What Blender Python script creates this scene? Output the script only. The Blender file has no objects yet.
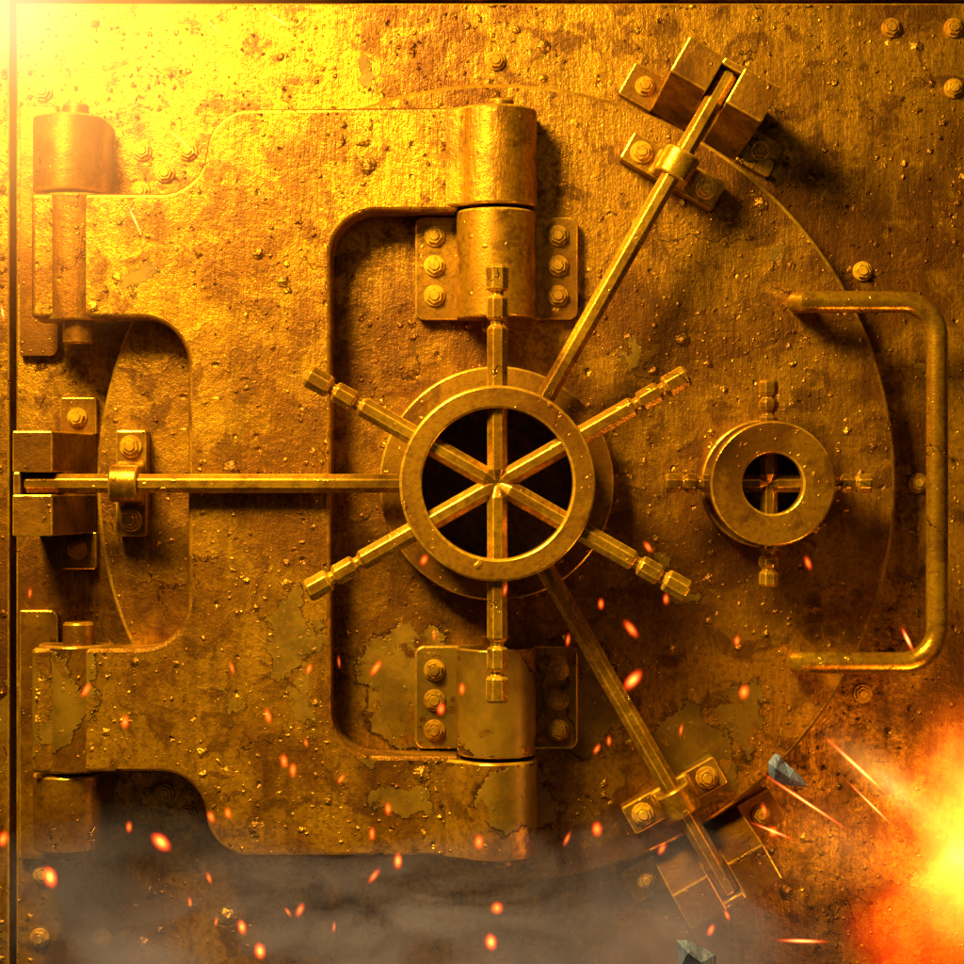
import bpy, bmesh, math, random
from mathutils import Vector, Matrix, noise
random.seed(7)
PI = math.pi
S = 0.0025            # metres per unit (one unit = 2.5 mm); the vault door is 2 m across
D = 2000.0            # camera distance in units
scene = bpy.context.scene
COL = scene.collection

# ------------------------------------------------------------------ helpers
def W(px, py, h):
    """measured position at height h above the wall -> (x, h, z) in units"""
    k = (D - h) / D
    return ((px - 482) * k, h, (482 - py) * k)

def V(p):             # (x, h, z) units -> blender metres
    return Vector((p[0] * S, -p[1] * S, p[2] * S))

WLOC = {}
def link(o, parent=None, loc=Vector((0, 0, 0))):
    COL.objects.link(o)
    WLOC[o.name] = loc.copy()
    if parent is not None:
        o.parent = parent
        o.location = loc - WLOC[parent.name]
    else:
        o.location = loc
    return o

def thing(name, label, cat, at, group=None):
    o = bpy.data.objects.new(name, None)
    o.empty_display_size = 0.1
    link(o, None, V(at))
    o['label'] = label; o['category'] = cat
    if group: o['group'] = group
    return o

def tag(o, label, cat, group=None, kind=None):
    o['label'] = label; o['category'] = cat
    if group: o['group'] = group
    if kind: o['kind'] = kind
    return o

def obj(name, bm, mats, parent=None, bevel=0, seg=2, smooth=False, angle=35, label=None, clamp=True):
    if not isinstance(mats, (list, tuple)): mats = [mats]
    bmesh.ops.recalc_face_normals(bm, faces=bm.faces)
    lo = Vector([min(v.co[i] for v in bm.verts) for i in range(3)])
    hi = Vector([max(v.co[i] for v in bm.verts) for i in range(3)])
    c = (lo + hi) / 2
    for v in bm.verts: v.co -= c
    for f in bm.faces: f.smooth = bool(smooth)
    me = bpy.data.meshes.new(name); bm.to_mesh(me); bm.free()
    for m in mats: me.materials.append(m)
    if smooth:
        me.set_sharp_from_angle(angle=math.radians(angle))
    o = bpy.data.objects.new(name, me)
    link(o, parent, c)
    if bevel:
        b = o.modifiers.new('bevel', 'BEVEL')
        b.width = bevel * S; b.segments = seg; b.limit_method = 'ANGLE'; b.angle_limit = math.radians(32)
        b.use_clamp_overlap = clamp
        if len(mats) > 1: b.material = 1
    if label: o['label'] = label
    return o

def prism(bm, pts, frame, a, b):
    """pts (p,q) in frame axes e1,e2; extruded along e3 from a to b"""
    o, e1, e2, e3 = [Vector(x) for x in frame]
    lo = [bm.verts.new(V(o + e1 * p + e2 * q + e3 * a)) for p, q in pts]
    hi = [bm.verts.new(V(o + e1 * p + e2 * q + e3 * b)) for p, q in pts]
    n = len(pts)
    bm.faces.new(lo[::-1]); bm.faces.new(hi)
    for i in range(n):
        j = (i + 1) % n
        bm.faces.new((lo[i], lo[j], hi[j], hi[i]))

FLAT = ((0, 0, 0), (1, 0, 0), (0, 0, 1), (0, 1, 0))       # x, z, extruded toward the viewer
def flat(bm, pts, a, b): prism(bm, pts, FLAT, a, b)

def rect(x0, z0, x1, z1): return [(x0, z0), (x1, z0), (x1, z1), (x0, z1)]

def rounded(pts, n=10):
    """pts (x, z, r) -> polygon with filleted corners"""
    out = []
    m = len(pts)
    for i in range(m):
        x, z, r = pts[i]
        if r <= 0:
            out.append((x, z)); continue
        p = Vector((x, z)); a = Vector(pts[i - 1][:2]); b = Vector(pts[(i + 1) % m][:2])
        d1 = (a - p).normalized(); d2 = (b - p).normalized()
        ang = d1.angle(d2)
        t = min(r / math.tan(ang / 2), (a - p).length * .98, (b - p).length * .98)
        rr = t * math.tan(ang / 2)
        s, e = p + d1 * t, p + d2 * t
        cen = p + (d1 + d2).normalized() * (rr / math.sin(ang / 2))
        a0 = math.atan2(s.y - cen.y, s.x - cen.x); a1 = math.atan2(e.y - cen.y, e.x - cen.x)
        da = (a1 - a0 + PI) % (2 * PI) - PI
        for k in range(n + 1):
            th = a0 + da * k / n
            out.append((cen.x + rr * math.cos(th), cen.y + rr * math.sin(th)))
    return out

def lathe(bm, o, axis, prof, n, phase=0.0, close=False):
    """profile (t, r) revolved round axis through o; closes ends with caps"""
    o = Vector(o); ax = Vector(axis).normalized()
    ref = Vector((0, 1, 0)) if abs(ax.y) < .9 else Vector((1, 0, 0))
    u = (ref - ax * ref.dot(ax)).normalized(); w = ax.cross(u)
    rings = []
    for t, r in prof:
        rings.append([bm.verts.new(V(o + ax * t + (u * math.cos(phase + 2 * PI * k / n) + w * math.sin(phase + 2 * PI * k / n)) * r)) for k in range(n)])
    seq = list(zip(rings[:-1], rings[1:]))
    if close: seq.append((rings[-1], rings[0]))
    for A, B in seq:
        for k in range(n):
            j = (k + 1) % n
            bm.faces.new((A[k], A[j], B[j], B[k]))
    if not close:
        bm.faces.new(rings[0][::-1]); bm.faces.new(rings[-1])

def tube(bm, path, rad, n=20):
    P = [Vector(p) for p in path]
    if not isinstance(rad, (list, tuple)): rad = [rad] * len(P)
    t0 = (P[1] - P[0]).normalized()
    u = t0.orthogonal().normalized(); prev = t0
    rings = []
    for i, p in enumerate(P):
        t = (P[min(i + 1, len(P) - 1)] - P[max(i - 1, 0)]).normalized()
        q = prev.rotation_difference(t); u = q @ u; prev = t
        w = t.cross(u)
        rings.append([bm.verts.new(V(p + (u * math.cos(2 * PI * k / n) + w * math.sin(2 * PI * k / n)) * rad[i])) for k in range(n)])
    for A, B in zip(rings[:-1], rings[1:]):
        for k in range(n):
            j = (k + 1) % n
            bm.faces.new((A[k], A[j], B[j], B[k]))
    bm.faces.new(rings[0][::-1]); bm.faces.new(rings[-1])

# ------------------------------------------------------------------ materials
class NT:
    dim = '2D'
    def __init__(s, tree): s.t = tree; s.n = tree.nodes; s.l = tree.links
    def node(s, typ, **kw):
        nd = s.n.new(typ)
        for k, v in kw.items(): setattr(nd, k, v)
        return nd
    def put(s, sock, v):
        if isinstance(v, bpy.types.NodeSocket): s.l.new(v, sock)
        elif v is not None: sock.default_value = v
    def math(s, op, a, b=None, c=None, clamp=False):
        nd = s.node('ShaderNodeMath', operation=op, use_clamp=clamp)
        s.put(nd.inputs[0], a)
        if b is not None: s.put(nd.inputs[1], b)
        if c is not None: s.put(nd.inputs[2], c)
        return nd.outputs[0]
    def vmath(s, op, a, b=None, out=0):
        nd = s.node('ShaderNodeVectorMath', operation=op)
        s.put(nd.inputs[0], a)
        if b is not None: s.put(nd.inputs[1], b)
        return nd.outputs['Value'] if op in ('LENGTH', 'DISTANCE', 'DOT_PRODUCT') else nd.outputs[0]
    def scale(s, v, k):
        nd = s.node('ShaderNodeVectorMath', operation='SCALE'); s.put(nd.inputs[0], v); nd.inputs['Scale'].default_value = k
        return nd.outputs[0]
    def noise(s, vec, sc, detail=4, rough=.55, dist=0.0, col=False, dim=None):
        nd = s.node('ShaderNodeTexNoise', noise_dimensions=dim or s.dim); s.put(nd.inputs['Vector'], vec)
        nd.inputs['Scale'].default_value = sc; nd.inputs['Detail'].default_value = detail
        nd.inputs['Roughness'].default_value = rough; nd.inputs['Distortion'].default_value = dist
        return nd.outputs['Color'] if col else nd.outputs['Fac']
    def voro(s, vec, sc, feature='F1', rnd=1.0):
        nd = s.node('ShaderNodeTexVoronoi', feature=feature, voronoi_dimensions=s.dim); s.put(nd.inputs['Vector'], vec)
        nd.inputs['Scale'].default_value = sc; nd.inputs['Randomness'].default_value = rnd
        return nd
    def ramp(s, v, a, b, lo=0.0, hi=1.0, smooth=True):
        nd = s.node('ShaderNodeMapRange', interpolation_type='SMOOTHSTEP' if smooth else 'LINEAR')
        s.put(nd.inputs['Value'], v)
        for k, x in zip(('From Min', 'From Max', 'To Min', 'To Max'), (a, b, lo, hi)): nd.inputs[k].default_value = x
        return nd.outputs['Result']
    def mix(s, f, a, b, blend='MIX'):
        nd = s.node('ShaderNodeMix', data_type='RGBA', blend_type=blend)
        s.put(nd.inputs[0], f)
        s.put(nd.inputs[6], a if isinstance(a, bpy.types.NodeSocket) else (*a, 1))
        s.put(nd.inputs[7], b if isinstance(b, bpy.types.NodeSocket) else (*b, 1))
        return nd.outputs[2]

# old paint that still clings to the steel: centre (measured), half width, half height
PATCHES = [(425, 680, 62, 80), (520, 795, 62, 42), (497, 700, 60, 60), (605, 690, 36, 66), (700, 735, 50, 34), (762, 705, 30, 44), (735, 770, 22, 30),
           (648, 342, 12, 24), (268, 650, 20, 46), (330, 752, 15, 27), (688, 588, 13, 16), (677, 548, 14, 11), (370, 812, 36, 22),
           (56, 690, 30, 52), (90, 880, 17, 34), (95, 915, 80, 16), (285, 715, 9, 34), (280, 650, 26, 20), (50, 735, 22, 30), (120, 300, 20, 20), (715, 760, 50, 20)]

def metal(name, base, rust, dark, rough=.45, met=.35, patches=False, grain=1.0, warts=1.0, drip=0.0, streak=0.0, patch_col=(.25, .158, .007), solid=False):
    m = bpy.data.materials.new(name); m.use_nodes = True
    t = NT(m.node_tree); bs = t.n['Principled BSDF']
    geo = t.node('ShaderNodeNewGeometry').outputs['Position']
    sp = t.node('ShaderNodeSeparateXYZ'); t.put(sp.inputs[0], geo)
    t.dim = '3D' if solid else '2D'
    cb = t.node('ShaderNodeCombineXYZ')            # plane coordinates; depth is folded in so that sides carry texture too
    t.put(cb.inputs[0], t.math('ADD', sp.outputs[0], t.math('MULTIPLY', sp.outputs[1], .8)))
    t.put(cb.inputs[1], t.math('ADD', sp.outputs[2], t.math('MULTIPLY', sp.outputs[1], .6)))
    pos = geo if solid else cb.outputs[0]
    wob = t.scale(t.vmath('SUBTRACT', t.noise(pos, 6, 3, col=True), (.5, .5, .5)), .12)
    p2 = t.vmath('ADD', pos, wob)
    big = t.noise(p2, 2.3, 4, .62)
    mid = t.noise(p2, 11, 4, .66)
    fine = t.noise(pos, 75, 3, .7)
    xs = t.vmath('MULTIPLY', pos, (1, 1, .09) if solid else (1, .09, 1))
    run = t.noise(xs, 17, 5, .66)
    runs = t.ramp(run, .44, .66)
    c = t.mix(t.ramp(big, .38, .62), base, rust)
    c = t.mix(t.ramp(mid, .49, .66, 0, .85), c, tuple(x * .55 for x in rust))
    c = t.mix(t.ramp(mid, .46, .28, 0, .6), c, tuple(min(1, x * 1.25) for x in base))
    c = t.mix(t.ramp(fine, .38, .72, 0, .6), c, dark)
    if streak: c = t.mix(t.math('MULTIPLY', runs, streak), c, dark)
    # bump heights in metres
    h = t.math('MULTIPLY', t.math('SUBTRACT', fine, .5), .0009 * grain)
    h = t.math('ADD', h, t.math('MULTIPLY', t.noise(pos, 230, 2, .6), .0006 * grain))
    h = t.math('ADD', h, t.math('MULTIPLY', mid, .0028 * grain * (1 if warts > .5 else .3)))
    if drip: h = t.math('ADD', h, t.math('MULTIPLY', t.noise(t.vmath('MULTIPLY', pos, (1, 1, .16) if solid else (1, .16, 1)), 95, 4, .65), .0030 * drip))
    clump = t.noise(pos, 5.2, 4, .6)
    pits = None
    if warts:
        rough_p = t.vmath('ADD', pos, t.scale(t.noise(pos, 70, 2, col=True), .014))
        for sc, thr, amp in ((58, .66, .0030), (30, .76, .0046), (15, .86, .0065)):
            v = t.voro(rough_p, sc)
            cr = t.node('ShaderNodeSeparateColor'); t.put(cr.inputs[0], v.outputs['Color'])
            on = t.math('GREATER_THAN', t.math('ADD', cr.outputs[0], t.ramp(clump, .40, .64, -.22, .18)), thr)
            size = t.math('ADD', .06, t.math('MULTIPLY', t.math('POWER', cr.outputs[1], 2.5), .30))
            blob = t.math('SUBTRACT', 1.0, t.math('DIVIDE', v.outputs['Distance'], size), clamp=True)
            blob = t.math('POWER', blob, .7)
            h = t.math('ADD', h, t.math('MULTIPLY', t.math('MULTIPLY', blob, on), t.math('MULTIPLY', size, amp * warts * 4)))
        v = t.voro(t.vmath('ADD', rough_p, (3.3, 1.7, .9)), 19)
        cr = t.node('ShaderNodeSeparateColor'); t.put(cr.inputs[0], v.outputs['Color'])
        on = t.math('GREATER_THAN', t.math('ADD', cr.outputs[0], t.ramp(clump, .62, .36, -.2, .1)), .88)
        size = t.math('ADD', .05, t.math('MULTIPLY', cr.outputs[1], .14))
        pit = t.math('MULTIPLY', t.math('SUBTRACT', 1.0, t.math('DIVIDE', v.outputs['Distance'], size), clamp=True), on)
        h = t.math('SUBTRACT', h, t.math('MULTIPLY', pit, .0035 * warts))
        pits = pit
        # hair cracks
        ve = t.voro(t.vmath('ADD', pos, t.scale(t.noise(pos, 9, 4, col=True), .22)), 2.6, 'DISTANCE_TO_EDGE')
        crack = t.math('MULTIPLY', t.ramp(ve.outputs['Distance'], .007, .002), t.ramp(t.noise(pos, 3.1, 2), .56, .63))
        h = t.math('SUBTRACT', h, t.math('MULTIPLY', crack, .004))
        c = t.mix(t.math('MULTIPLY', crack, .8), c, tuple(x * .4 for x in dark))
        c = t.mix(t.math('MULTIPLY', pit, .75), c, tuple(x * .6 for x in dark))
    r = t.math('ADD', rough, t.math('MULTIPLY', t.math('SUBTRACT', fine, .5), .35))
    r = t.math('ADD', r, t.math('MULTIPLY', t.math('SUBTRACT', mid, .5), .35), clamp=True)
    metv = met
    if patches:
        po = t.vmath('ADD', pos, (3.7 * patches, 1.9 * patches, 0))
        dvec = t.vmath('ADD', t.scale(t.vmath('SUBTRACT', t.noise(po, 7, 5, .66, col=True), (.5, .5, .5)), .21),
                       t.scale(t.vmath('SUBTRACT', t.noise(po, 40, 2, .5, col=True), (.5, .5, .5)), .016))
        q = t.vmath('ADD', pos, dvec)
        dmin = None
        for (px, py, a, b) in PATCHES:
            w = W(px, py, 40); hy = -40 * S
            if solid: cc, kk = (w[0] * S, 0, w[2] * S), (1.18 / (a * S), 0, 1.18 / (b * S))
            else: cc, kk = (w[0] * S + .8 * hy, w[2] * S + .6 * hy, 0), (1.18 / (a * S), 1.18 / (b * S), 0)
            d = t.vmath('LENGTH', t.vmath('MULTIPLY', t.vmath('SUBTRACT', q, cc), kk))
            dmin = d if dmin is None else t.math('MINIMUM', dmin, d)
        # a few more flakes scattered by chance
        extra = t.ramp(t.noise(t.vmath('ADD', p2, (7.1 * patches, 0, 0)), 4.2, 5, .55), .68, .74, 2.0, .8, smooth=False)
        dmin = t.math('MINIMUM', dmin, extra)
        chip = t.ramp(t.noise(po, 13, 4, .6, .5), .60, .66, 0, 1.2, smooth=False)        # bare spots inside the paint
        dmin = t.math('ADD', dmin, chip)
        mask = t.ramp(dmin, 1.0, .955)
        lip = t.math('MULTIPLY', t.ramp(dmin, 1.13, 1.0), t.math('SUBTRACT', 1.0, mask))
        pc = t.mix(t.ramp(t.noise(pos, 9, 4, .65), .35, .68), patch_col, tuple(x * .55 for x in patch_col))
        pc = t.mix(t.ramp(fine, .52, .72, 0, .8), pc, rust)
        c = t.mix(t.math('MULTIPLY', lip, .7), c, tuple(x * .45 for x in dark))
        c = t.mix(mask, c, pc)
        calm = t.math('MULTIPLY', h, t.ramp(mask, 0, 1, 1.0, .35))
        h = t.math('ADD', calm, t.math('MULTIPLY', mask, .009))
        metv = t.ramp(mask, 0, 1, met, .45)
        r = t.math('ADD', t.math('MULTIPLY', r, t.ramp(mask, 0, 1, 1.0, .4)), t.math('MULTIPLY', mask, .27))
    bp = t.node('ShaderNodeBump'); bp.inputs['Strength'].default_value = 1.0; bp.inputs['Distance'].default_value = 1.0
    t.put(bp.inputs['Height'], h)
    t.put(bs.inputs['Normal'], bp.outputs[0])
    t.put(bs.inputs['Base Color'], c); t.put(bs.inputs['Roughness'], r); t.put(bs.inputs['Metallic'], metv)
    return m

GOLD = (.60, .33, .010); RUST = (.28, .125, .006); DARK = (.060, .022, .002)
M_WALL = metal('rusted_wall_steel', (.52, .285, .009), (.22, .092, .005), DARK, .40, .75, patches=1, drip=.35, streak=.4, warts=1.35)
M_SLAB = metal('rusted_door_steel', (.46, .245, .008), (.20, .085, .005), DARK, .40, .75, patches=2, drip=.4, streak=.3, warts=1.15)
M_ARM = metal('rusted_arm_steel', GOLD, RUST, DARK, .40, .75, patches=3, drip=.6, streak=.3, warts=1.15)
M_KNUCK = metal('rusted_knuckle_steel', GOLD, RUST, DARK, .38, .75, patches=3, drip=.6, streak=.3, warts=1.1, solid=True)
M_FIT = metal('worn_fitting_steel', (.48, .26, .009), (.24, .105, .006), DARK, .36, .75, patches=4, grain=.7, warts=.5, solid=True)
M_BAR = metal('rubbed_bar_steel', (.80, .49, .020), (.52, .27, .010), (.10, .04, .004), .25, .82, grain=.7, warts=.35, streak=.2, solid=True)
M_BOLT = metal('bolt_steel', (.84, .54, .022), (.56, .30, .012), (.12, .05, .006), .26, .45, grain=.5, warts=0, solid=True)
M_EDGE = metal('rubbed_edge_highlight', (.84, .54, .035), (.58, .32, .020), (.16, .07, .008), .22, .65, grain=.5, warts=.2, solid=True)  # worn edge metal, coloured brighter so bevels show as highlight lines
M_KEEP = metal('rusted_keeper_steel', (.42, .22, .007), (.20, .085, .005), DARK, .40, .75, patches=5, grain=.9, warts=.9, drip=.3, solid=True)
M_BORE = metal('dark_bore_iron', (.13, .060, .005), (.08, .036, .003), (.012, .006, .001), .6, .3, grain=.8, warts=.4)  # dark brown iron used inside the hollows and behind the wall gaps

def shard_mat():
    m = bpy.data.materials.new('blue_slate'); m.use_nodes = True
    t = NT(m.node_tree); bs = t.n['Principled BSDF']
    tc = t.node('ShaderNodeTexCoord').outputs['Object']
    n = t.noise(tc, 60, 5, .65)
    t.put(bs.inputs['Base Color'], t.mix(t.ramp(n, .35, .7), (.05, .10, .30), (.16, .25, .55)))
    bs.inputs['Roughness'].default_value = .42
    bp = t.node('ShaderNodeBump'); bp.inputs['Distance'].default_value = .010; bp.inputs['Strength'].default_value = 1.0
    t.put(bp.inputs['Height'], n); t.put(bs.inputs['Normal'], bp.outputs[0])
    return m
M_SHARD = shard_mat()

def ember_mat(name, strength, hot):
    m = bpy.data.materials.new(name); m.use_nodes = True
    t = NT(m.node_tree); t.n.remove(t.n['Principled BSDF'])
    out = t.n['Material Output']
    p = t.node('ShaderNodeTexCoord').outputs['Object']
    r = t.vmath('LENGTH', p)
    f = t.math('POWER', t.ramp(r, 1.0, 0.0, smooth=False), 1.6)
    em = t.node('ShaderNodeEmission')
    t.put(em.inputs['Color'], t.mix(t.ramp(r, .75, .15), (1, .045, .004), hot))
    t.put(em.inputs['Strength'], t.math('MULTIPLY', f, strength))
    t.l.new(em.outputs[0], out.inputs['Volume'])
    return m
M_EMBER = ember_mat('red_hot_ember', 230, (1, .26, .02))
M_EMBER_HOT = ember_mat('yellow_hot_ember', 260, (1, .42, .05))
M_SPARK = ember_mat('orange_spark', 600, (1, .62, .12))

# ------------------------------------------------------------------ shared shapes
CX, CZ = 14.2, -1.4            # axis of the door, units

def bolt(parent, px, py, h, r=10.5, hex_r=8, th=8, rot=None, mat=None, at=None):
    bm = bmesh.new()
    x, _, z = W(px, py, h) if at is None else at
    o = (x, 0, z); ax = (0, 1, 0)
    k = random.random() * 1.0 if rot is None else rot
    lathe(bm, o, ax, [(h - 1, r), (h + 2, r), (h + 3, r - .9), (h + 3, .5)], 30)
    lathe(bm, o, ax, [(h + 1.5, hex_r * 1.08), (h + th - 1.2, hex_r * 1.08), (h + th, hex_r * .94), (h + th, hex_r * .74), (h + th - 1.6, hex_r * .72), (h + th - 1.6, .5)], 6, phase=k)
    lathe(bm, o, ax, [(h + th - 2.5, hex_r * .62), (h + th + 1.0, hex_r * .62), (h + th + 1.8, hex_r * .52), (h + th + 1.8, .3)], 20)
    return obj('bolt', bm, mat or M_BOLT, parent, smooth=True, angle=25)

# ------------------------------------------------------------------ the wall
wall = thing('vault_wall', 'pitted rusty gold steel wall around the round vault door', 'wall', (0, 0, -700))
bm = bmesh.new()
x0 = W(16, 0, -14)[0]; ztop = W(0, 3, -14)[2]
flat(bm, rect(x0, -900, 1000, ztop), -60, 0)
obj('wall_panel', bm, [M_WALL, M_EDGE], wall, bevel=2)
bm = bmesh.new()
flat(bm, rect(-1000, -900, W(9, 0, -14)[0], 900), -60, -2)
obj('side_panel', bm, [M_WALL, M_EDGE], wall, bevel=2)
bm = bmesh.new()
flat(bm, rect(x0, ztop + 4, 1000, 900), -60, -1)
obj('top_panel', bm, [M_WALL, M_EDGE], wall, bevel=2)
bm = bmesh.new()
flat(bm, rect(-1000, -900, 1000, 900), -80, -64)
obj('backing_plate', bm, M_BORE, wall)

for px, py in ((894, 25), (957, 25), (957, 86), (865, 270), (921, 483), (865, 695), (496, 58), (496, 908), (281, 857), (281, 109),
               (37, 941), (99, 941), (163, 795), (140, 817), (186, 817), (138, 777), (40, 877),
               (163, 171), (140, 149), (186, 149), (138, 189), (40, 89)):
    bolt(wall, px, py, 0, 10, 7.5, 7)

# hinge bases with their barrels, at the left edge of the wall
for s in (1, -1):
    def Y(y): return y if s == 1 else 966 - y
    bm = bmesh.new()
    a = W(16, Y(611), 12); b = W(55, Y(862), 12)
    zt, zb = max(a[2], b[2]), min(a[2], b[2])
    pts = [(a[0], zb, 2), (b[0], zb, 9), (b[0], zt, 9), (a[0], zt, 2)]
    flat(bm, rounded(pts, 5), -2, 12)
    base = obj('hinge_base', bm, [M_FIT, M_EDGE], wall, bevel=1.5)
    bm = bmesh.new()
    c = W(66, Y(815), 50)
    z1, z2 = W(0, Y(776), 60)[2], W(0, Y(853), 60)[2]
    z1, z2 = min(z1, z2), max(z1, z2)
    prof = [(-35, -2)] + [(-35 * math.cos(PI * k / 28), 48 + 35 * math.sin(PI * k / 28)) for k in range(29)] + [(35, -2)]
    prism(bm, prof, ((c[0], 0, 0), (1, 0, 0), (0, 1, 0), (0, 0, 1)), z1, z2)
    obj('hinge_barrel', bm, [M_FIT, M_EDGE], base, bevel=2.5, smooth=True)
    bm = bmesh.new()
    end = z1 if s == 1 else z2
    lathe(bm, (c[0] + 6, 46, end), (0, 0, -s), [(-6, 13), (12, 13), (14, 11)], 28)
    obj('hinge_pin', bm, [M_FIT, M_EDGE], base, smooth=True, bevel=1)

# keepers that catch the three locking bars
ANG = (PI, math.radians(60.5), math.radians(-60.3))
def radial(a):
    e = Vector((math.cos(a), 0, math.sin(a))); v = Vector((-math.sin(a), 0, math.cos(a)))
    return Vector((CX, 0, CZ)), e, v
KL = ('rusty keeper block at the left end of the horizontal locking bar',
      'dark keeper block at the top end of the upper diagonal bar',
      'tan chipped keeper block in the smoke at the lower diagonal bar')
for i, a in enumerate(ANG):
    o, e, v = radial(a)
    fr = lambda off: (o + v * off, e, Vector((0, 1, 0)), v)
    bm = bmesh.new()
    HT = 114
    cheek = [(402, -2), (460.5, -2), (460.5, HT), (422.5, HT), (402, 8)]
    prism(bm, cheek, fr(0), -50, -10.5)
    prism(bm, cheek, fr(0), 10.5, 50)
    prism(bm, [(402.6, -2), (460, -2), (460, 86), (418.2, 86), (402.6, 8)], fr(0), -11, 11)
    prism(bm, [(453, 70), (460, 70), (460, HT - .4), (453, HT - .4)], fr(0), -11, 11)
    kp = obj('keeper_block', bm, [M_KEEP, M_EDGE], wall, bevel=1.6, label=KL[i])
    for sgn in (-1, 1):
        bm = bmesh.new()
        pts = rounded([(400, sgn * 49, 1), (436, sgn * 49, 1), (436, sgn * 86, 3), (400, sgn * 86, 3)], 4)
        prism(bm, pts, (o, e, v, (0, 1, 0)), -2, 13)
        obj('keeper_foot', bm, [M_FIT, M_EDGE], kp, bevel=1.3)
    for sgn in (-1, 1):
        p = o + e * 419 + v * (sgn * 66)
        bolt(kp, 0, 0, 13, 10, 7.5, 8, at=(p.x, 0, p.z))

# ------------------------------------------------------------------ the door
door = thing('vault_door', 'round rusty gold vault door with a six-spoked handwheel and locking bars', 'vault door', (CX, 0, CZ - 396))
bm = bmesh.new()
lathe(bm, (CX, 0, CZ), (0, 1, 0), [(-13, 395.6), (22, 395.6)], 200)
obj('door_slab', bm, [M_SLAB, M_EDGE], door, bevel=4, smooth=True)

# hinge brackets bolted to the door
for s in (1, -1):
    def Y(y): return y if s == 1 else 966 - y
    bm = bmesh.new()
    a = W(415, Y(320), 36); b = W(578, Y(217), 36)
    z1, z2 = min(a[2], b[2]), max(a[2], b[2])
    flat(bm, rounded([(a[0], z1, 9), (b[0], z1, 9), (b[0], z2, 9), (a[0], z2, 9)], 6), 21, 36)
    br = obj('hinge_bracket', bm, [M_FIT, M_EDGE], door, bevel=1.8,
             label='hinge bracket above the handwheel' if s == 1 else 'olive hinge bracket with a bare rust patch below the handwheel')
    bm = bmesh.new()
    c = W(496.5, 0, 90)
    z1, z2 = W(0, Y(318), 70)[2], W(0, Y(207), 92)[2]
    z1, z2 = min(z1, z2), max(z1, z2)
    prof = [(-38.5, 30)] + [(-38.5 * math.cos(PI * k / 30), 56 + 38.5 * math.sin(PI * k / 30)) for k in range(31)] + [(38.5, 30)]
    prism(bm, prof, ((c[0], 0, 0), (1, 0, 0), (0, 1, 0), (0, 0, 1)), z1, z2)
    obj('bracket_barrel', bm, [M_FIT, M_EDGE], br, bevel=2, smooth=True)
    bm = bmesh.new()
    inner = z1 if s == 1 else z2
    lathe(bm, (c[0], 60, inner), (0, 0, -s), [(-4, 14), (11, 14), (13, 12)], 28)
    obj('hinge_pin', bm, [M_FIT, M_EDGE], br, smooth=True, bevel=1)
    for bx in (434.5, 558):
        for by in (236, 266, 296):
            bolt(br, bx, Y(by), 36, 10.5, 8, 7)

# hub behind the handwheel
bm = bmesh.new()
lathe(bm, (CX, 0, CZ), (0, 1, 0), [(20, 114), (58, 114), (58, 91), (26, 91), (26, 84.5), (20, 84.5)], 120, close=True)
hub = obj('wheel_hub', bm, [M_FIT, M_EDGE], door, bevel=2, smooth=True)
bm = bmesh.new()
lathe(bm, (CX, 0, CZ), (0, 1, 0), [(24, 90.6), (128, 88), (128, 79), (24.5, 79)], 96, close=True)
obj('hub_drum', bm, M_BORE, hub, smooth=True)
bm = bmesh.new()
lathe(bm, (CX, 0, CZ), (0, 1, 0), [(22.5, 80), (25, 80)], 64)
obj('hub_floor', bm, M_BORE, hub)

# handwheel: rim carries the spokes
bm = bmesh.new()
lathe(bm, (CX, 0, CZ), (0, 1, 0), [(134, 90.2), (164, 90.2), (164, 69.5), (134, 69.5)], 128, close=True)
hw = obj('handwheel', bm, [M_FIT, M_EDGE], door, bevel=2.4, smooth=True)
HS = 148; KS = (D - HS) / D
for k in range(6):
    a = PI / 2 + k * PI / 3
    if k in (1, 2, 4, 5): a = {1: math.radians(150.3), 2: math.radians(209.7), 4: math.radians(-29.7), 5: math.radians(29.7)}[k]
    bm = bmesh.new()
    q = lambda t: t * KS
    prof = [(q(-4), 3), (q(14), 10.2), (q(154), 10.2), (q(157), 8.6), (q(158), 6.6), (q(163), 6.6), (q(164), 9.4), (q(166), 10.6), (q(184), 10.6),
            (q(186.5), 9.4), (q(187.5), 6.4), (q(192), 6.4), (q(193), 9.8), (q(195), 11.4), (q(216), 11.6), (q(219), 9.6)]
    lathe(bm, (CX, HS, CZ), (math.cos(a), 0, math.sin(a)), prof, 8, phase=PI / 8)
    obj('spoke', bm, [M_BAR, M_EDGE], hw, bevel=.9)

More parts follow.
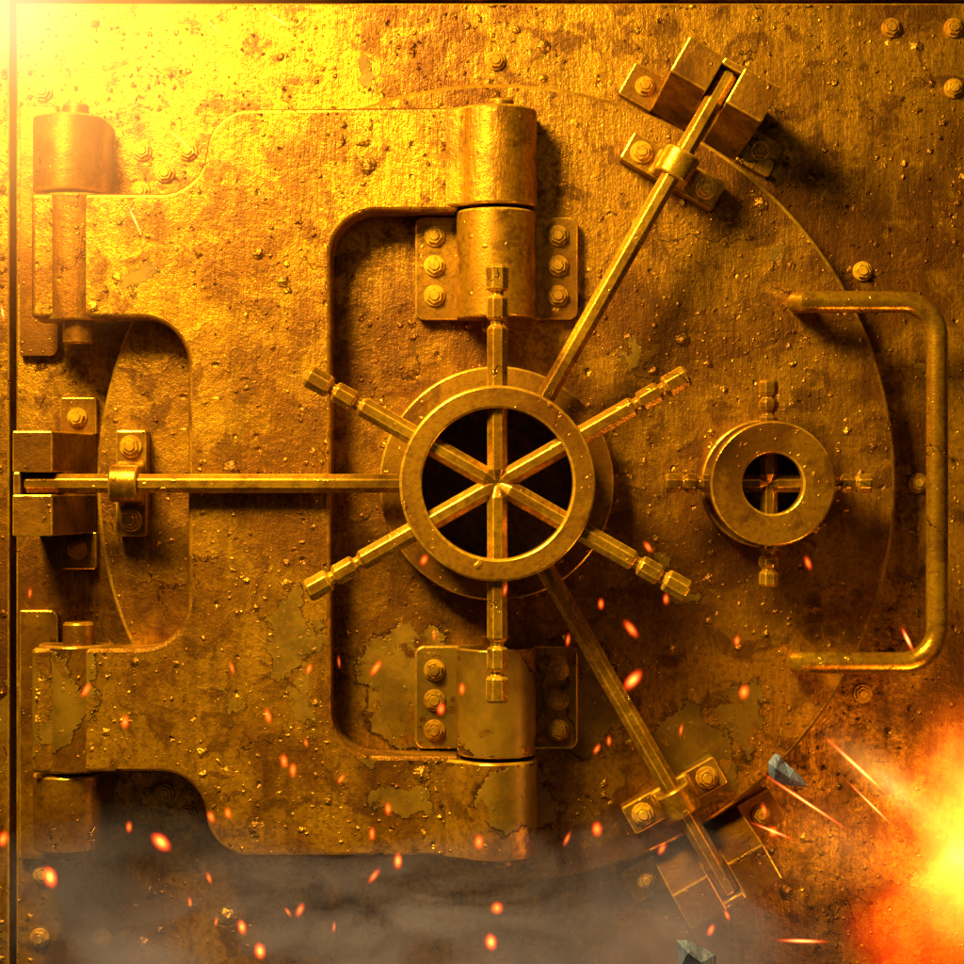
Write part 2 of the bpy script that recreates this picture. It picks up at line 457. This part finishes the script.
# locking bars
HB = 84
BL = ('horizontal locking bar with chipped paint', 'upper diagonal locking bar', 'lower diagonal locking bar with dark lower half')
CLL = ('clamp on the horizontal bar', 'dark clamp on the upper diagonal bar', 'clamp on the lower diagonal bar with a crack across its saddle')
for i, a in enumerate(ANG):
    o, e, v = radial(a)
    bm = bmesh.new()
    lathe(bm, o + Vector((0, HB, 0)), e, [(89, 9.8), (449, 9.8), (451.5, 8.4)], 8, phase=PI / 8)
    obj('locking_bar', bm, [M_BAR, M_EDGE], door, bevel=.9, label=BL[i])
    bm = bmesh.new()
    uc = 357 - (6 if i else 0)
    pts = rounded([(uc - 15, -52, 3), (uc + 15, -52, 3), (uc + 15, 52, 3), (uc - 15, 52, 3)], 4)
    prism(bm, pts, (o, e, v, (0, 1, 0)), 20, 47)
    cl = obj('bar_clamp', bm, [M_FIT, M_EDGE], door, bevel=1.6, label=CLL[i])
    bm = bmesh.new()
    prof = [(-23, 46), (-19.5, 50), (-18, 60)] + [(-18 * math.cos(PI * k / 20), HB - 2 + 17 * math.sin(PI * k / 20)) for k in range(21)] + [(18, 60), (19.5, 50), (23, 46)]
    prism(bm, prof, (o + e * uc, v, Vector((0, 1, 0)), e), -13.5, 13.5)
    obj('clamp_saddle', bm, [M_BAR, M_EDGE], cl, bevel=2.2, smooth=True)
    for sgn in (-1, 1):
        p = o + e * uc + v * (sgn * 36)
        bolt(cl, 0, 0, 47, 11, 8, 8, at=(p.x, 0, p.z))

# small wheel
wx, wz = 290 * .953, -1.4
bm = bmesh.new()
lathe(bm, (wx, 0, wz), (0, 1, 0), [(20, 62), (46, 63.5), (50, 62), (50, 33), (24, 33), (20, 33)], 96, close=True)
dw = obj('dial_wheel', bm, [M_FIT, M_EDGE], door, bevel=1.6, smooth=True, label='small four-spoked wheel right of the big handwheel')
bm = bmesh.new()
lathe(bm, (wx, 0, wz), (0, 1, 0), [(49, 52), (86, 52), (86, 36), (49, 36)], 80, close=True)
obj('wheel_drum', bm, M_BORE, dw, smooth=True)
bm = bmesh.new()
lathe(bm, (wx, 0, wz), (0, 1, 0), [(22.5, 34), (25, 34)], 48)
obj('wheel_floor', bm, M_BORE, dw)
bm = bmesh.new()
lathe(bm, (wx, 0, wz), (0, 1, 0), [(84, 59.5), (101, 59.5), (101, 29), (84, 29)], 110, close=True)
obj('wheel_ring', bm, [M_FIT, M_EDGE], dw, bevel=2, smooth=True)
for k in range(4):
    a = k * PI / 2
    bm = bmesh.new()
    prof = [(-3, 2), (9, 9.3), (64, 9.3), (66, 6.5), (69, 6.5), (70.5, 9), (74, 10.2), (78, 10.2), (80.5, 9), (82, 6.8), (84, 6.8), (85.5, 9.2), (88, 10), (97, 10), (99.5, 8.4)]
    lathe(bm, (wx, 70, wz), (math.cos(a), 0, math.sin(a)), prof, 8, phase=PI / 8)
    obj('wheel_spoke', bm, [M_BAR, M_EDGE], dw, bevel=.8)

# pull handle
HH = 62
def hp(px, py, h=HH): return W(px, py, h)
path = []
def arc(c, r, a0, a1, n):
    return [(c[0] + r * math.cos(a0 + (a1 - a0) * k / n), c[1] + r * math.sin(a0 + (a1 - a0) * k / n)) for k in range(n + 1)]
pl = [(803, 302)] + [(820 + k * 14, 302) for k in range(6)] + arc((902, 337), 35, -PI / 2, 0, 12) + [(937, 360 + 24 * k) for k in range(11)] + arc((902, 628), 35, 0, PI / 2, 12) + [(890 - k * 14, 663) for k in range(6)] + [(803, 663)]
cand = [hp(*p) for p in pl]
# feet bend back into the slab
f0 = [W(799, 304, 14), W(798, 303, 34), W(797.5, 302.6, 47), W(798.5, 302.3, 56)]
f1 = [W(798.5, 662.7, 56), W(797.5, 662.4, 47), W(798, 662, 34), W(799, 661, 14)]
bm = bmesh.new()
tube(bm, f0 + cand + f1, 10.6, 24)
obj('pull_handle', bm, M_BAR, door, smooth=True)

# ------------------------------------------------------------------ hinge arm
door['kind'] = 'thing'; wall['kind'] = 'thing'
wall.location += V((0, -14, 0))        # the wall lies back from the door's rear edge
arm = thing('hinge_arm', 'thick C-shaped steel hinge arm lying across the left half of the vault door', 'hinge arm', (-300, 60, -300))
HA = 70
def A(px, py, r=0):
    x, _, z = W(px, py, HA); return (x, z, r * (D - HA) / D)
up = [A(458, 107), A(458, 211), A(331, 211, 46), A(331, 756, 46), A(458, 756), A(458, 857), A(206, 857, 44), A(206, 773, 46),
      A(31, 773), A(31, 648), A(188, 648, 48), A(188, 318, 48), A(31, 318), A(31, 193), A(206, 193, 46), A(206, 109, 44)]
bm = bmesh.new()
flat(bm, rounded(up, 14), 25, HA)
obj('arm_plate', bm, [M_ARM, M_KNUCK], arm, bevel=4.2, seg=3, clamp=False)
for s in (1, -1):
    def Y(y): return y if s == 1 else 966 - y
    c = W(496.5, 0, 90)
    bm = bmesh.new()
    z1, z2 = W(0, Y(204), 85)[2], W(0, Y(105), 85)[2]
    z1, z2 = min(z1, z2), max(z1, z2)
    prof = [(-54, 25), (-54, 67), (-47, 71.0), (-42, 73.8), (-37, 76.8)] + [(-39.5 * math.cos(PI * k / 30), 56 + 39.5 * math.sin(PI * k / 30)) for k in range(6, 31)] + [(39.5, 25)]
    prism(bm, prof, ((c[0], 0, 0), (1, 0, 0), (0, 1, 0), (0, 0, 1)), z1, z2)
    obj('hinge_knuckle', bm, [M_KNUCK, M_EDGE], arm, bevel=2.4, smooth=True)
    bm = bmesh.new()
    end = z2 if s == 1 else z1
    lathe(bm, (c[0] + 5, 58, end), (0, 0, s), [(-6, 12), (9, 12), (11, 10)], 28)
    obj('hinge_pin', bm, [M_FIT, M_EDGE], arm, smooth=True, bevel=1)
    c = W(67, 0, 80)
    z1, z2 = W(0, Y(319.5), 75)[2], W(0, Y(191.5), 75)[2]
    z1, z2 = min(z1, z2), max(z1, z2)
    prof = [(-36, 24)] + [(-36 * math.cos(PI * k / 30), 38 + 36 * math.sin(PI * k / 30)) for k in range(31)] + [(36, 24)]
    bm = bmesh.new()
    prism(bm, prof, ((c[0], 0, 0), (1, 0, 0), (0, 1, 0), (0, 0, 1)), z1, z2)
    obj('hinge_knuckle', bm, [M_KNUCK, M_EDGE], arm, bevel=2.4, smooth=True)
    bm = bmesh.new()
    end = z1 if s == 1 else z2
    lathe(bm, (c[0] + 5, 50, end), (0, 0, -s), [(-6, 15), (20, 15), (22, 13)], 28)
    obj('hinge_pin', bm, [M_FIT, M_EDGE], arm, smooth=True, bevel=1)

# ------------------------------------------------------------------ flying shards
def shard(outline, ridge, h, th, label):
    bm = bmesh.new()
    f = [bm.verts.new(V(W(x, y, h + 2 * math.sin(i * 2.1)))) for i, (x, y) in enumerate(outline)]
    b = [bm.verts.new(V(W(x + 1.5, y + 1.5, h - th * (.6 + .4 * math.sin(i * 1.7 + 1))))) for i, (x, y) in enumerate(outline)]
    r = [bm.verts.new(V(W(x, y, h + th * k))) for x, y, k in ridge]
    n = len(outline)
    for i in range(n):
        j = (i + 1) % n
        bm.faces.new((f[i], f[j], b[j], b[i]))
    bm.faces.new(b[::-1])
    # fan front faces to the nearest ridge point
    near = [min(range(len(ridge)), key=lambda k: (ridge[k][0] - x) ** 2 + (ridge[k][1] - y) ** 2) for x, y in outline]
    for i in range(n):
        j = (i + 1) % n
        bm.faces.new((f[i], f[j], r[near[i]]))
        if near[i] != near[j]: bm.faces.new((f[j], r[near[j]], r[near[i]]))
    o = obj('stone_shard', bm, M_SHARD, bevel=.8)
    return tag(o, label, 'shard', 'stone shards flung by the blast')
shard([(775, 753), (768, 762), (768.5, 774), (774, 781), (790, 784.5), (807, 786), (801, 777), (793, 769), (785, 763), (781, 756)],
      [(776, 768, 1.0), (790, 778, .55)], 240, 11, 'blue grey pointed stone shard flying beside the lower diagonal clamp')
shard([(676, 940), (686, 940), (703, 947), (715, 955), (714, 966), (706, 980), (690, 978), (681, 966), (677, 950)],
      [(688, 953, 1.0), (702, 963, .7)], 240, 11, 'blue grey curved stone shard at the bottom edge under the lower keeper block')

# ------------------------------------------------------------------ embers
def unit(name, mat):
    bm = bmesh.new(); bmesh.ops.create_icosphere(bm, subdivisions=3, radius=1)
    for v in bm.verts: v.co *= 1 + .35 * noise.noise(v.co * 1.3 + Vector((len(name) * 3.1, 0, 0)))
    me = bpy.data.meshes.new(name); bm.to_mesh(me); bm.free(); me.materials.append(mat)
    return me
ME = {'r': unit('ember', M_EMBER), 'y': unit('hot_ember', M_EMBER_HOT), 's': unit('spark', M_SPARK)}
protos = {}
def ember(kind, px, py, ln, wd, tilt, label, h=None, grp='embers drifting in front of the vault', yaw=0):
    """tilt in degrees clockwise from upright as seen from the front"""
    name = 'spark' if kind == 's' else 'ember'
    if kind not in protos:
        o = bpy.data.objects.new(name, ME[kind]); protos[kind] = o
    else:
        o = protos[kind].copy()
    COL.objects.link(o)
    h = random.uniform(265, 380) if h is None else h
    k = (D - h) / D
    o.location = V(W(px, py, h))
    o.rotation_euler = (0, math.radians(tilt), 0)
    o.scale = (wd * S * k, wd * S * k, ln * S * k)
    tag(o, label, 'spark' if kind == 's' else 'ember', grp)
    return o
E = [
 ('r', 86, 690, 11, 5, 30, 'red ember over the pale chipped end of the lower hinge arm'),
 ('r', 125, 722, 9, 6, 0, 'round orange ember over the lower hinge arm'),
 ('r', 232, 668, 9, 3.5, -15, 'slim red ember left of the long chipped paint flake'),
 ('r', 309, 669, 8, 4, 20, 'small red ember beside the inner edge of the hinge arm'),
 ('r', 268, 716, 11, 5, -12, 'orange ember at the tail of the long paint flake'),
 ('r', 306, 743, 7, 3, -15, 'tiny red ember above a close pair of embers'),
 ('r', 284, 761, 10, 5.5, -10, 'left ember of the close pair on the hinge arm'),
 ('r', 293, 770, 10, 5, 0, 'right ember of the close pair on the hinge arm'),
 ('r', 341, 779, 8, 3.5, 35, 'tilted red ember under the oval paint flake'),
 ('r', 339, 662, 9, 2.5, -5, 'thin faint red ember in the shaded left edge of the recess'),
 ('r', 376, 668, 13, 5, 35, 'tilted red ember left of the lower hinge bracket'),
 ('r', 211, 817, 9, 5, -25, 'left orange ember of the pair under the curved arm corner'),
 ('r', 228, 813, 8, 5, -8, 'right orange ember of the pair under the curved arm corner'),
 ('r', 129, 827, 8, 4.5, 0, 'small red ember beside the three bolts in the dark recess'),
 ('y', 161, 842, 15, 9, -45, 'large yellow ember below the three bolts in the dark recess'),
 ('y', 50, 877, 14, 9, -15, 'large yellow ember beside the bolt under the lower hinge barrel'),
 ('r', 3, 839, 11, 7, 15, 'red ember on the left edge of the picture'),
 ('r', 209, 878, 9, 3.5, -20, 'slim red ember in the smoke right of the lower hinge barrel'),
 ('r', 190, 902, 8, 3, -5, 'thin red ember above the long crack in the wall'),
 ('r', 300, 910, 10, 5, 25, 'orange ember leaning right in the bottom smoke'),
 ('r', 288, 912, 8, 3, -35, 'thin red ember leaning left in the bottom smoke'),
 ('y', 242, 927, 10, 6, -12, 'upper of two yellow embers at the bottom edge'),
 ('y', 260, 951, 11, 7.5, -10, 'lower of two yellow embers at the bottom edge'),
 ('r', 216, 922, 7, 2.8, 8, 'faint red ember left of two yellow embers'),
 ('r', 334, 927, 8, 2.6, 3, 'faint thin red ember alone in the grey smoke'),
 ('r', 372, 834, 10, 4.5, 0, 'upright red ember above the bottom edge of the hinge arm'),
 ('y', 398, 861, 11, 6, 3, 'orange ember on the bottom edge of the hinge arm'),
 ('r', 374, 876, 12, 4.5, 38, 'tilted red ember below the bottom edge of the hinge arm'),
 ('r', 388, 809, 9, 5, 0, 'round red ember on the small olive flake under the recess'),
 ('r', 30, 593, 8, 3, 5, 'faint red ember left of the left recess'),
 ('r', 462, 689, 9, 4.5, 0, 'red ember on the left side of the lower hinge barrel'),
 ('r', 441, 709, 9, 6, 12, 'red ember by the lowest left bolt of the lower bracket'),
 ('r', 568, 640, 9, 3.5, 8, 'slim red ember above the right corner of the lower bracket'),
 ('r', 434, 635, 8, 2.8, 0, 'faint thin ember above the left corner of the lower bracket'),
 ('r', 601, 604, 8, 4.5, 0, 'red ember beside the lower diagonal locking bar near the handwheel'),
 ('r', 631, 629, 14, 6, -38, 'bright red ember leaning left under the lower right spoke'),
 ('y', 633, 680, 16, 8, 42, 'largest orange ember right of the lower diagonal bar'),
 ('r', 666, 599, 8, 4.5, 0, 'faint red ember under the lower right spoke tip'),
 ('r', 744, 692, 10, 7, 12, 'orange ember on the torn paint flake below the small wheel'),
 ('r', 737, 641, 8, 4.5, 3, 'faint red ember below the small wheel'),
 ('r', 681, 730, 9, 3, 10, 'thin red ember over the olive paint patch'),
 ('r', 609, 741, 8, 3.5, 0, 'upper red ember of the pair left of the lower diagonal bar'),
 ('r', 597, 749, 8, 4, 30, 'tilted lower red ember of the pair left of the lower diagonal bar'),
 ('r', 597, 829, 10, 7, 0, 'orange ember left of the lower clamp'),
 ('r', 567, 839, 11, 3.5, 25, 'slim tilted ember left of the lower clamp in smoke'),
 ('r', 479, 842, 10, 6.5, 0, 'orange ember on the lower knuckle of the hinge arm'),
 ('y', 491, 942, 11, 8, -5, 'large yellow ember at the bottom under the lone wall bolt'),
 ('r', 497, 908, 8, 8, 0, 'dull red ember glowing on the lone bottom wall bolt'),
 ('r', 808, 563, 10, 4.5, -20, 'red ember right of the lower spoke of the small wheel'),
 ('r', 648, 547, 9, 4.5, -35, 'red ember above the lower right spoke tip'),
 ('r', 424, 560, 8, 5, 30, 'faint red ember on the lower left of the handwheel rim'),
 ('r', 505, 590, 10, 3.5, 10, 'faint red ember under the handwheel rim'),
 ('r', 764, 810, 10, 4, -15, 'red ember on the right foot of the lower keeper'),
 ('r', 773, 832, 9, 6, -30, 'soft red ember below the right foot of the lower keeper'),
 ('r', 662, 849, 9, 4.5, 30, 'red ember on the rim of the door left of the lower keeper'),
 ('r', 727, 915, 8, 3.5, -25, 'faint red ember below the lower keeper block'),
 ('r', 711, 930, 9, 4.5, 25, 'orange ember above the bottom stone shard'),
]
for e in E: ember(*e)
SP = [
 (815, 728, 900, 806, 3.2, 'upper orange spark flying from the right-hand fire burst'),
 (750, 765, 860, 838, 2.6, 'long orange spark below the blue stone shard'),
 (838, 772, 905, 838, 2.2, 'short orange spark between two longer sparks at the fireball'),
 (770, 940, 835, 942, 3.0, 'level yellow spark at the bottom near the right-hand fire burst'),
 (745, 820, 800, 842, 2.4, 'dim orange spark crossing the lower keeper block'),
 (900, 624, 915, 655, 3.2, 'pale spark on the lower corner of the pull handle'),
 (200, 15, 229, 39, 2.0, 'bright thin light ray built as a glowing sliver right of the upper left glare'),  # from here on: light rays of the corner glare, modelled as glowing slivers
 (152, 115, 216, 171, 1.8, 'long thin light ray built as a glowing sliver below the upper left glare'),
 (122, 192, 147, 247, 2.6, 'soft steep light ray built as a glowing sliver below the upper left glare'),
 (255, 5, 300, 34, 2.4, 'pale soft light ray built as a glowing sliver at the top edge'),
 (0, 300, 5, 325, 2.4, 'short yellow light ray built as a glowing sliver on the left edge'),
]
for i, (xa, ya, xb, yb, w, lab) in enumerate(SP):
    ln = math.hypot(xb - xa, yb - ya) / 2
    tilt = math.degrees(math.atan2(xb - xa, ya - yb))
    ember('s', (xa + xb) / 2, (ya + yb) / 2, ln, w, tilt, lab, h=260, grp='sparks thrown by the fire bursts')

# ------------------------------------------------------------------ fire bursts, corner glare and smoke
def burst(name, cpx, cpy, h, rad, strength, label, cols, power=2.6, nz=.5, squash=(1, 1, 1), rot=0, edge=.0, seed=0.0, soot=0.0):
    bm = bmesh.new(); bmesh.ops.create_icosphere(bm, subdivisions=4, radius=1)
    for v in bm.verts:
        v.co *= 1 + .10 * noise.noise(v.co * 1.7 + Vector((seed, 0, 0)))
    me = bpy.data.meshes.new(name); bm.to_mesh(me); bm.free()
    o = bpy.data.objects.new(name, me); COL.objects.link(o)
    k = (D - h) / D
    o.location = V(W(cpx, cpy, h)); o.rotation_euler = (0, rot, 0)
    o.scale = tuple(rad * S * k * q for q in squash)
    m = bpy.data.materials.new(name + '_glow'); m.use_nodes = True
    t = NT(m.node_tree); t.n.remove(t.n['Principled BSDF'])
    p = t.node('ShaderNodeTexCoord').outputs['Object']
    r = t.vmath('LENGTH', p)
    d = t.noise(t.vmath('ADD', p, (seed, seed, 0)), 2.8, 5, .62, .8, dim='3D')
    r2 = t.math('ADD', r, t.math('MULTIPLY', t.math('SUBTRACT', d, .5), t.math('MULTIPLY', nz, t.ramp(r, 0, .5))))
    f = t.math('POWER', t.ramp(r2, .96, 0.0, smooth=False), power)
    f = t.math('MULTIPLY', f, t.ramp(r, .97, .8))
    c1, c2, c3 = cols
    col = t.mix(t.ramp(r2, .30, .06), t.mix(t.ramp(r2, .75, .32), c3, c2), c1)
    em = t.node('ShaderNodeEmission'); t.put(em.inputs['Color'], col)
    t.put(em.inputs['Strength'], t.math('MULTIPLY', f, strength))
    t.l.new(em.outputs[0], t.n['Material Output'].inputs['Volume'])
    me.materials.append(m)
    return tag(o, label, 'fire burst')
G3 = 'fire bursting at the lower right'
burst('bright_burst', 0, 0, 240, 410, 6.2, 'white hot glare of light, put in as a glowing volume in the upper left corner',
      ((1, .86, .52), (1, .45, .09), (1, .29, .04)), 1.65, .30, (1, .35, 1))  # glare in the corner, added as a glowing volume rather than real flames
burst('bright_burst', 998, 850, 245, 190, 46, 'brightest yellow fireball bursting at the lower right edge',
      ((1, .80, .34), (1, .40, .03), (1, .09, .003)), 1.9, .8, (.85, .35, 1.0), seed=4.0)
burst('bright_burst', 902, 938, 215, 92, 15, 'deep red flame licking out left of the yellow fireball',
      ((1, .10, .004), (1, .035, .002), (.8, .012, .001)), 1.9, 1.0, (.85, .6, 1.1), seed=9.0)
burst('bright_burst', 893, 786, 250, 122, 17, 'slanting orange flame jet shooting up and left from the yellow fireball',
      ((1, .60, .16), (1, .40, .06), (.9, .24, .03)), 1.8, .7, (1, .3, .27), rot=math.radians(40), seed=6.0)
burst('bright_burst', 845, 845, 260, 110, 3.0, 'thin brownish orange flame haze left of the fireball',
      ((1, .46, .12), (1, .32, .06), (.9, .22, .03)), 1.6, .9, (1, .35, .6), rot=math.radians(25), seed=2.0)

def smoke():
    bm = bmesh.new(); bmesh.ops.create_icosphere(bm, subdivisions=5, radius=1)
    for v in bm.verts:
        x = 600 * v.co.x - 20
        up = 165 + 50 * math.exp(-((x + 330) / 150) ** 2) + 20 * math.sin(x * .012)
        nz = 1 + .14 * noise.noise(v.co * 4.0)
        v.co = V((x, 195 - 66 * v.co.y * nz, -475 + v.co.z * up * nz))
    me = bpy.data.meshes.new('smoke'); bm.to_mesh(me); bm.free()
    o = bpy.data.objects.new('smoke', me); COL.objects.link(o)
    m = bpy.data.materials.new('grey_smoke'); m.use_nodes = True
    t = NT(m.node_tree); t.n.remove(t.n['Principled BSDF'])
    pos = t.node('ShaderNodeNewGeometry').outputs['Position']
    sx = t.node('ShaderNodeSeparateXYZ'); t.put(sx.inputs[0], pos)
    n = t.noise(t.vmath('MULTIPLY', pos, (1, 1.5, 1.9)), 1.9, 5, .62, 1.1, dim='3D')
    rise = t.ramp(t.math('ADD', sx.outputs[2], t.math('MULTIPLY', t.math('SUBTRACT', n, .5), 1.1)), -235 * S, -420 * S)
    dens = t.math('MULTIPLY', t.math('MULTIPLY', t.ramp(n, .42, .64), t.math('MULTIPLY', rise, t.ramp(sx.outputs[0], 360 * S, 150 * S))), 5.5)
    pv = t.node('ShaderNodeVolumePrincipled')
    pv.inputs['Color'].default_value = (.42, .47, .98, 1)
    t.put(pv.inputs['Density'], dens)
    t.l.new(pv.outputs[0], t.n['Material Output'].inputs['Volume'])
    me.materials.append(m)
    return tag(o, 'grey smoke drifting across the bottom of the vault', 'smoke', kind='stuff')
smoke()

# ------------------------------------------------------------------ lamps, world, camera
def lamp(name, typ, at, energy, color, size, target=None):
    l = bpy.data.lights.new(name, typ); l.energy = energy; l.color = color
    if typ == 'AREA':
        l.size = size
        if name == 'key_lamp': l.spread = math.radians(115)
    else: l.shadow_soft_size = size
    o = bpy.data.objects.new(name, l); COL.objects.link(o); o.location = V(at)
    if target is not None:
        o.rotation_euler = (V(target) - V(at)).to_track_quat('-Z', 'Y').to_euler()
    return o
lamp('key_lamp', 'AREA', (-560, 840, 900), 232, (1, .57, .12), 1.0, (260, 0, -260))
lamp('fill_lamp', 'AREA', (0, 1900, 900), 10, (1, .62, .27), 3.0, (60, 0, 0))  # added frontal fill so the recesses don't go black
lamp('corner_glow_light', 'POINT', (-490, 260, 490), .3, (1, .62, .22), .10)  # gives off the light of the upper left glare
lamp('blast_light', 'POINT', (500, 240, -400), 7, (1, .46, .12), .12)

world = bpy.data.worlds.new('World'); scene.world = world; world.use_nodes = True
bg = world.node_tree.nodes['Background']
bg.inputs[0].default_value = (1, .60, .24, 1); bg.inputs[1].default_value = .012

cam = bpy.data.cameras.new('camera'); cam.sensor_width = 36; cam.lens = 36 * D / 964
cam.clip_end = 100; cam.clip_start = .05
co = bpy.data.objects.new('camera', cam); COL.objects.link(co)
co.location = V((0, D, 0)); co.rotation_euler = (PI / 2, 0, 0)
scene.camera = co
scene.view_settings.view_transform = 'Standard'; scene.view_settings.look = 'None'
scene.view_settings.exposure = 0; scene.view_settings.gamma = 1
cy = scene.cycles
cy.use_denoising = True
try: cy.denoiser = 'OPENIMAGEDENOISE'
except Exception: pass
cy.max_bounces = 4; cy.diffuse_bounces = 2; cy.glossy_bounces = 2; cy.volume_bounces = 1; cy.transparent_max_bounces = 8
cy.sample_clamp_indirect = 4; cy.use_adaptive_sampling = True; cy.adaptive_threshold = .025
cy.volume_step_rate = 1.0; cy.volume_max_steps = 128
